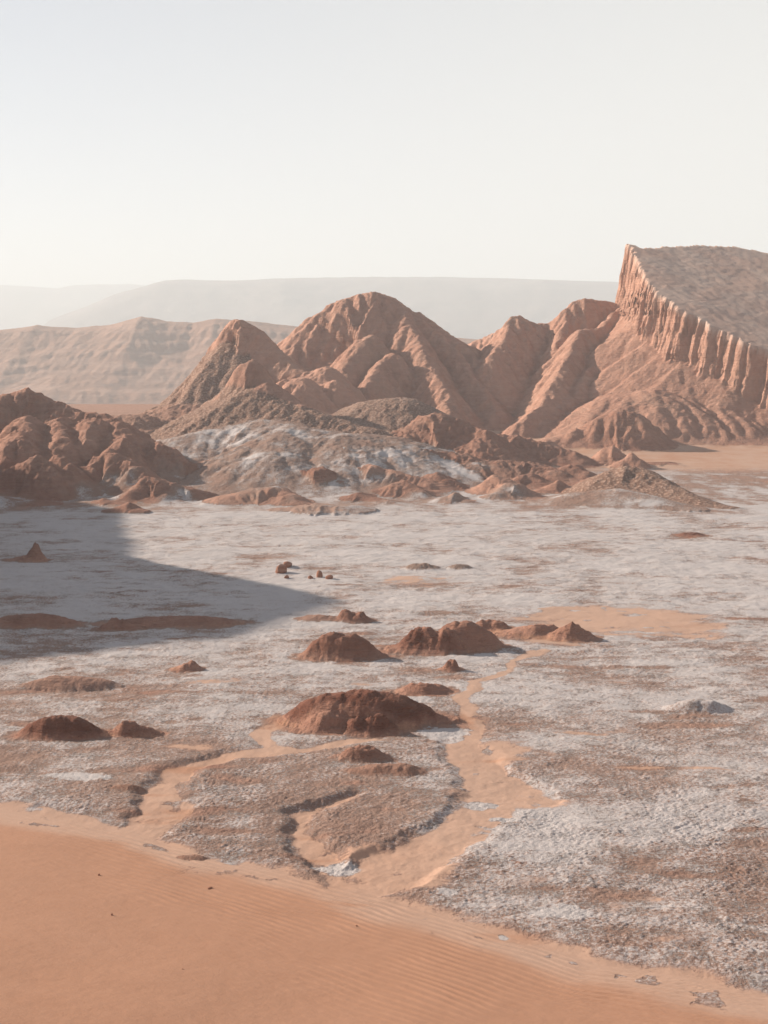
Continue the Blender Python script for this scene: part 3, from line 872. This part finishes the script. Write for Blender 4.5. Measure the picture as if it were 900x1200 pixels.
def terrain_material():
    g = G('desert_ground')
    at_ = nd(g.t, 'ShaderNodeAttribute', attribute_name='surface')
    sep = nd(g.t, 'ShaderNodeSeparateColor')
    lk(g.t, at_.outputs['Color'], sep.inputs[0])
    salt, sand, dark, gravel = sep.outputs[0], sep.outputs[1], sep.outputs[2], at_.outputs['Alpha']
    at2 = nd(g.t, 'ShaderNodeAttribute', attribute_name='grey')
    grey = at2.outputs['Fac']
    n_big = g.noise(.09, 4)
    n_mid = g.noise(.55, 5, .6)
    n_fine = g.noise(4.6, 4, .65)
    n_grain = g.noise(13.0, 3, .7)
    strata = g.noise(1.0, 3, .6, g.scaled((.05, .05, 1.1)))
    # rock
    dk = g.math('ADD', dark, g.math('MULTIPLY', g.math('SUBTRACT', n_mid, .5), .6), clamp=True)
    rock = g.mix(dk, (.50, .282, .205), (.130, .043, .026))
    rock = g.mix(g.math('MULTIPLY', g.math('MULTIPLY', g.step(strata, .50, .66), .22), g.math('SUBTRACT', 1.0, dark)), rock, (.56, .35, .26))
    rock = g.mix(g.math('MULTIPLY', g.math('MULTIPLY', g.step(n_big, .5, .72), .3), g.math('SUBTRACT', 1.0, dark)), rock, (.42, .29, .22))
    rock = g.mix(g.math('MULTIPLY', grey, g.math('ADD', .65, g.math('MULTIPLY', g.step(n_big, .4, .6), .35))), rock, (.52, .385, .315))
    # gravel: pebbles lighter and darker
    peb = g.vor(1.7)
    gcol = g.mix(g.step(peb, .15, .65), (.40, .28, .22), (.18, .11, .08))
    rock = g.mix(g.math('MULTIPLY', gravel, .8), rock, gcol)
    # sand
    sandc = g.mix(g.math('MULTIPLY', g.math('ADD', n_mid, n_big), .5), (.37, .193, .118), (.475, .27, .18))
    sandc = g.mix(g.math('MULTIPLY', g.step(salt, .1, .7), .55), sandc, (.52, .385, .31))
    sm = g.math('ADD', sand, g.math('MULTIPLY', g.math('SUBTRACT', n_fine, .5), .8))
    sm = g.math('ADD', sm, g.math('MULTIPLY', g.math('SUBTRACT', n_mid, .5), .5))
    sm = g.step(sm, .34, .68)
    col = g.mix(sm, rock, sandc)
    # salt crust: clods of brown soil with white tops
    clod = g.math('ADD', g.math('MULTIPLY', n_fine, .52), g.math('ADD', g.math('MULTIPLY', n_grain, .38), g.math('MULTIPLY', g.noise(.7, 6, .72, g.scaled((.7, 1, 1))), .30)))
    thr = g.math('SUBTRACT', 1.02, g.math('MULTIPLY', salt, .62))
    sc = g.step(clod, g.math('SUBTRACT', thr, .10), g.math('ADD', thr, .07))
    sc = g.math('MULTIPLY', sc, g.step(salt, .03, .2))
    sc = g.math('MULTIPLY', sc, g.math('SUBTRACT', 1.0, sm))
    under = g.math('MULTIPLY', g.step(salt, .05, .55), g.math('SUBTRACT', 1.0, sm))
    soil = g.mix(n_mid, (.30, .22, .185), (.215, .15, .12))
    soil = g.mix(g.step(dark, .50, .72), soil, (.30, .145, .09))
    col = g.mix(g.math('MULTIPLY', under, .75), col, soil)
    saltc = g.mix(n_big, (.54, .505, .50), (.46, .425, .415))
    col = g.mix(sc, col, saltc)
    lk(g.t, col, g.b.inputs['Base Color'])
    # relief
    no_sand = g.math('SUBTRACT', 1.0, g.math('MULTIPLY', sm, .88))
    hgt = g.math('MULTIPLY', g.math('ADD', g.math('SUBTRACT', clod, .60), g.math('MULTIPLY', g.math('SUBTRACT', 1.0, peb), g.math('MULTIPLY', gravel, .6))), g.math('MULTIPLY', no_sand, g.math('SUBTRACT', 1.0, g.math('MULTIPLY', grey, .8))))
    nrm = g.bump(hgt, .55, .35)
    rg = g.math('MULTIPLY', g.math('ADD', g.math('SUBTRACT', n_mid, .75), g.math('MULTIPLY', g.noise(1.6, 4, .6), .5)), g.math('MULTIPLY', g.math('SUBTRACT', 1.0, g.math('MULTIPLY', grey, .85)), g.math('MULTIPLY', no_sand, g.math('SUBTRACT', 1.0, sc))))
    nrm = g.bump(rg, .5, .9, nrm)
    ledge = g.noise(1.0, 4, .65, g.scaled((.10, .10, 1.9)))
    lm = g.math('MULTIPLY', g.math('SUBTRACT', ledge, .5), g.math('MULTIPLY', g.math('MULTIPLY', no_sand, g.math('SUBTRACT', 1.0, grey)), g.math('MULTIPLY', g.math('SUBTRACT', 1.0, gravel), g.math('SUBTRACT', 1.0, g.step(salt, .2, .5)))))
    nrm = g.bump(lm, .55, 1.0, nrm)
    lk(g.t, nrm, g.b.inputs['Normal'])
    return g.m


def simple_hill_material(name, c1, c2, c3, s):
    g = G(name)
    a, b = g.noise(.02 * s, 5, .6), g.noise(.15 * s, 4, .6)
    strata = g.noise(.3 * s, 3, .6, g.scaled((.04, .04, 1.0)))
    c = g.mix(a, c1, c2)
    c = g.mix(g.math('MULTIPLY', g.step(strata, .45, .65), .5), c, c3)
    lk(g.t, c, g.b.inputs['Base Color'])
    lk(g.t, g.bump(b, .5, 2.0 / s), g.b.inputs['Normal'])
    return g.m


M_GROUND = terrain_material()
M_MESA = simple_hill_material('mesa_rock', (.40, .238, .172), (.31, .178, .128), (.44, .29, .225), 1.0)
M_RANGE = simple_hill_material('range_rock', (.25, .21, .20), (.20, .17, .16), (.28, .24, .22), .1)


# ------------------------------------------------------------------ meshes
def make_mesh(name, V, Fc, mat, normals=None, surf=None, grey=None):
    me = bpy.data.meshes.new(name)
    nv, nf = len(V), len(Fc)
    me.vertices.add(nv)
    me.vertices.foreach_set('co', np.ascontiguousarray(V, np.float32).ravel())
    me.loops.add(nf * 4)
    me.loops.foreach_set('vertex_index', np.ascontiguousarray(Fc, np.int32).ravel())
    me.polygons.add(nf)
    me.polygons.foreach_set('loop_start', np.arange(0, nf * 4, 4, dtype=np.int32))
    me.polygons.foreach_set('use_smooth', np.ones(nf, bool))
    me.update(calc_edges=True)
    if surf is not None:
        at_ = me.color_attributes.new('surface', 'FLOAT_COLOR', 'POINT')
        at_.data.foreach_set('color', np.ascontiguousarray(surf, np.float32).ravel())
    if grey is not None:
        at_ = me.attributes.new('grey', 'FLOAT', 'POINT')
        at_.data.foreach_set('value', np.ascontiguousarray(grey, np.float32))
    if normals is not None:
        me.normals_split_custom_set_from_vertices(np.ascontiguousarray(normals, np.float32))
    me.materials.append(mat)
    return me


def set_tags(o, label=None, cat=None, kind=None, group=None):
    for k, v in (('label', label), ('category', cat), ('kind', kind), ('group', group)):
        if v:
            o[k] = v


V = np.stack((X, Y, Zv), 1)
Vg = V.reshape(nr, na, 3)
# vertex normals of the whole sheet, so that neighbouring pieces meet without a seam
du = np.zeros_like(Vg)
dv = np.zeros_like(Vg)
du[:, 1:-1] = Vg[:, 2:] - Vg[:, :-2]
du[:, 0] = Vg[:, 1] - Vg[:, 0]
du[:, -1] = Vg[:, -1] - Vg[:, -2]
dv[1:-1] = Vg[2:] - Vg[:-2]
dv[0] = Vg[1] - Vg[0]
dv[-1] = Vg[-1] - Vg[-2]
NM = np.cross(du, dv)
NM /= np.linalg.norm(NM, axis=2, keepdims=True) + 1e-12
NM = NM.reshape(-1, 3)
ii, jj = np.meshgrid(np.arange(nr - 1), np.arange(na - 1), indexing='ij')
k00 = (ii * na + jj).ravel()
FACES = np.stack((k00, k00 + 1, k00 + na + 1, k00 + na), 1)
FO = OW[k00]
objs = {}
order = np.argsort(FO, kind='stable')
cuts = np.searchsorted(FO[order], np.arange(len(OWN) + 1))
for i, w in enumerate(OWN):
    sel = order[cuts[i]:cuts[i + 1]]
    if len(sel) < 6:
        print('nothing shows of', w['name'], w['label'])
        continue
    Fs = FACES[sel]
    used, inv = np.unique(Fs.ravel(), return_inverse=True)
    Vs = V[used]
    if w['kind'] is None:
        org = np.array([Vs[:, 0].mean(), Vs[:, 1].mean(), Vs[:, 2].min()], np.float32)
    else:
        org = np.zeros(3, np.float32)
    me = make_mesh(w['name'], Vs - org, inv.reshape(-1, 4), M_GROUND, NM[used], SURF[used], GREY[used])
    ob = bpy.data.objects.new(w['name'], me)
    COL.objects.link(ob)
    ob.location = [float(v) for v in org]
    if w['parent'] is not None and w['parent'] in objs:
        p = objs[w['parent']]
        ob.parent = p
        ob.location = Vector([float(v) for v in org]) - p.location
    set_tags(ob, w['label'], w['cat'], w['kind'], w['group'])
    objs[i] = ob


# ------------------------------------------------------------------ mesa and far ranges
def relief(name, label, mat, prof, D0, Dc, D1, zfoot, a0, a1, nx, ny, amp, scale, seed, erosion=True):
    """a ridge with real depth: foot at D0, crest at Dc (profile in photograph pixels), back foot at D1"""
    pr = np.array(prof, np.float32)
    px = np.linspace(a0, a1, nx)
    crest = np.interp(px, pr[:, 0], pr[:, 1])
    t = np.linspace(0, 1, ny)
    Yg = D0 + (D1 - D0) * t
    gx_, gy_ = np.meshgrid((px - 450) / F * Dc, Yg)
    zc = 30 + (400 - crest) / F * Dc
    wy = gy_ + (Dc - D0) * .16 * fbm(gx_, gy_, scale * 2.2, 3, seed)
    f = np.where(wy < Dc, (wy - D0) / (Dc - D0), 1 - (wy - Dc) / (D1 - Dc))
    f = np.clip(f, 0, 1)
    f = .35 * smooth(0, 1, f) + .65 * f
    z_ = zfoot + (zc[None, :] - zfoot) * f + amp * fbm(gx_, gy_, scale, 5, seed + 20, ridged=True) * np.minimum(f * 4, 1) * (1 - .8 * smooth(.85, 1, f))
    z_ = z_.astype(np.float32)
    cell = (gx_[0, 1] - gx_[0, 0])
    if erosion:
        z2, _ = erode(z_.copy(), np.ones_like(z_), 16000, 40, 5, float(cell))
        z_ = z_ + .22 * blur(np.clip(z2 - z_, -amp * 1.2, amp * .4), 1) + .7 * fbm(gx_, gy_, 22, 5, seed + 30, ridged=True) + 5.0 * fbm(gx_, gy_, 180, 3, seed + 31) * np.minimum(f * 3, 1) * (1 - .9 * smooth(.8, 1, f))
        z_ = z_ + .5 * (f > .05) * (f < .98) * np.sin(z_ * .5 + 5 * fbm(gx_, gy_, 90, 3, seed + 33))
    z_[0] -= 3
    z_[-1] -= 3
    Vv = np.stack((gx_.ravel(), gy_.ravel(), z_.ravel()), 1)
    i_, j_ = np.meshgrid(np.arange(ny - 1), np.arange(nx - 1), indexing='ij')
    k_ = (i_ * nx + j_).ravel()
    me = make_mesh(name, Vv, np.stack((k_, k_ + 1, k_ + nx + 1, k_ + nx), 1), mat)
    ob = bpy.data.objects.new(name, me)
    COL.objects.link(ob)
    set_tags(ob, label, None, 'structure')
    return ob


relief('mesa_hills', 'hazy tan mesa with a gullied face behind the left hills', M_MESA,
       [(-400, 400), (-100, 392), (0, 388), (20, 386), (45, 382), (60, 384), (90, 385), (130, 382), (150, 377), (168, 372), (180, 374), (200, 378), (230, 379), (255, 374), (275, 376), (300, 378), (350, 384), (420, 390), (560, 398), (600, 395), (700, 405), (1100, 420)],
       1350, 1590, 1900, -36, -380, 900, 620, 240, 4.5, 110, 301)
relief('mountains', 'pale blue grey mountain range along the horizon', M_RANGE,
       [(-400, 440), (-100, 425), (40, 405), (75, 372), (110, 360), (150, 345), (200, 332), (230, 331), (280, 331), (330, 329), (400, 328), (450, 327), (500, 326), (560, 327), (620, 329), (690, 331), (730, 332), (900, 332), (1100, 330), (1500, 345)],
       4500, 5500, 6800, -40, -420, 1500, 420, 150, 34, 800, 331, False)
relief('mountains', 'farthest and faintest range at the left horizon', M_RANGE,
       [(-600, 345), (-200, 335), (0, 336), (40, 337), (75, 339), (90, 335), (120, 334), (160, 334), (200, 338), (300, 345), (600, 350), (1500, 350)],
       7200, 8600, 9800, -40, -600, 1500, 300, 70, 45, 1300, 351, False)

# ------------------------------------------------------------------ boulders
M_ROCK = simple_hill_material('boulder_rock', (.34, .17, .115), (.24, .11, .07), (.42, .26, .2), 12)


def surface_z(x_, y_):
    r_, a_ = math.hypot(x_, y_), math.atan2(x_, y_)
    i, j = int(np.searchsorted(R, r_)), int(np.searchsorted(A, a_))
    return float(Vg[min(i, nr - 1), min(j, na - 1), 2])


def hit(px, py):
    d = ray(px, py)
    t = 20.0
    while t < 1500:
        q = CAM + d * t
        if q[2] <= surface_z(q[0], q[1]):
            return q
        t *= 1.002
    return gnd(px, py)


def boulder(label, px, py, wpx, hpx, group=None, seed=0, mat=None):
    import bmesh
    g = hit(px, py)
    m = g[1] / F
    bm = bmesh.new()
    bmesh.ops.create_icosphere(bm, subdivisions=3, radius=1.0)
    rnd = np.random.default_rng(seed + 900)
    cuts_ = [(Vector(rnd.normal(size=3)).normalized(), rnd.uniform(.55, .85)) for _ in range(9)]
    sx, sy, sz = wpx / 2 * m, wpx / 2 * m * rnd.uniform(.6, .9), hpx * m * .75
    for v in bm.verts:
        c = v.co.copy()
        for n_, d_ in cuts_:
            k = c.dot(n_) - d_
            if k > 0:
                c -= n_ * k * .6
        c *= 1 + .06 * float(noise(np.array([c.x * 3 + seed]), np.array([c.y * 3 + c.z * 2]), 400)[0])
        v.co = Vector((c.x * sx, c.y * sy, c.z * sz))
    me = bpy.data.meshes.new('boulder')
    bm.to_mesh(me)
    bm.free()
    me.materials.append(mat or M_ROCK)
    ob = bpy.data.objects.new('boulder', me)
    COL.objects.link(ob)
    ob.location = (g[0], g[1], surface_z(g[0], g[1]) + sz * .25)
    ob.rotation_euler = (0, 0, rnd.uniform(0, 6))
    set_tags(ob, label, 'boulder', None, group)


BG = 'boulders lying on the far flat'
boulder('biggest dark boulder of the cluster on the far flat', 330, 671, 17, 10, BG, 1)
boulder('pale boulder behind the biggest dark one', 337, 664, 13, 7, BG, 2)
boulder('small boulder in front of the biggest dark one', 336, 678, 7, 4, BG, 3)
boulder('tallest stone of the short row right of the cluster', 374, 676, 9, 8, BG, 4)
boulder('flat stone left in the short stone row', 364, 678, 8, 4, BG, 5)
boulder('flat stone right in the short stone row', 386, 678, 11, 5, BG, 6)
PG = 'stones lying on the dune sand'
for i_, (px_, py_, w_, h_, lb_) in enumerate(((116, 1026, 3, 3, 'small dark stone on the upper left of the dune'), (131, 1073, 3, 3, 'small dark stone on the middle left of the dune'), (246, 1041, 7, 2, 'flat dark stone on the dune below the crust lump'), (214, 1137, 2, 2, 'tiny stone low on the smooth dune'), (418, 1086, 3, 2, 'tiny stone among the ripples right of centre'))):
    boulder(lb_, px_, py_, w_, h_, PG, 30 + i_)

# ------------------------------------------------------------------ haze
import bmesh
hb = bmesh.new()
bmesh.ops.create_cube(hb, size=1.0)
me = bpy.data.meshes.new('haze')
hb.to_mesh(me)
hb.free()
hm = bpy.data.materials.new('desert_haze')
hm.use_nodes = True
hm.node_tree.nodes.clear()
ho = hm.node_tree.nodes.new('ShaderNodeOutputMaterial')
pv = hm.node_tree.nodes.new('ShaderNodeVolumePrincipled')
pv.inputs['Color'].default_value = (.79, .89, .95, 1)
pv.inputs['Density'].default_value = 0.00027
pv.inputs['Anisotropy'].default_value = 0.1
hm.node_tree.links.new(pv.outputs[0], ho.inputs['Volume'])
me.materials.append(hm)
hz_o = bpy.data.objects.new('haze', me)
COL.objects.link(hz_o)
hz_o.scale = (28500, 28500, 680)
hz_o.location = (0, 0, -60 + 340)
hz_o['kind'] = 'stuff'
hz_o['label'] = 'thin pale desert haze in the air'
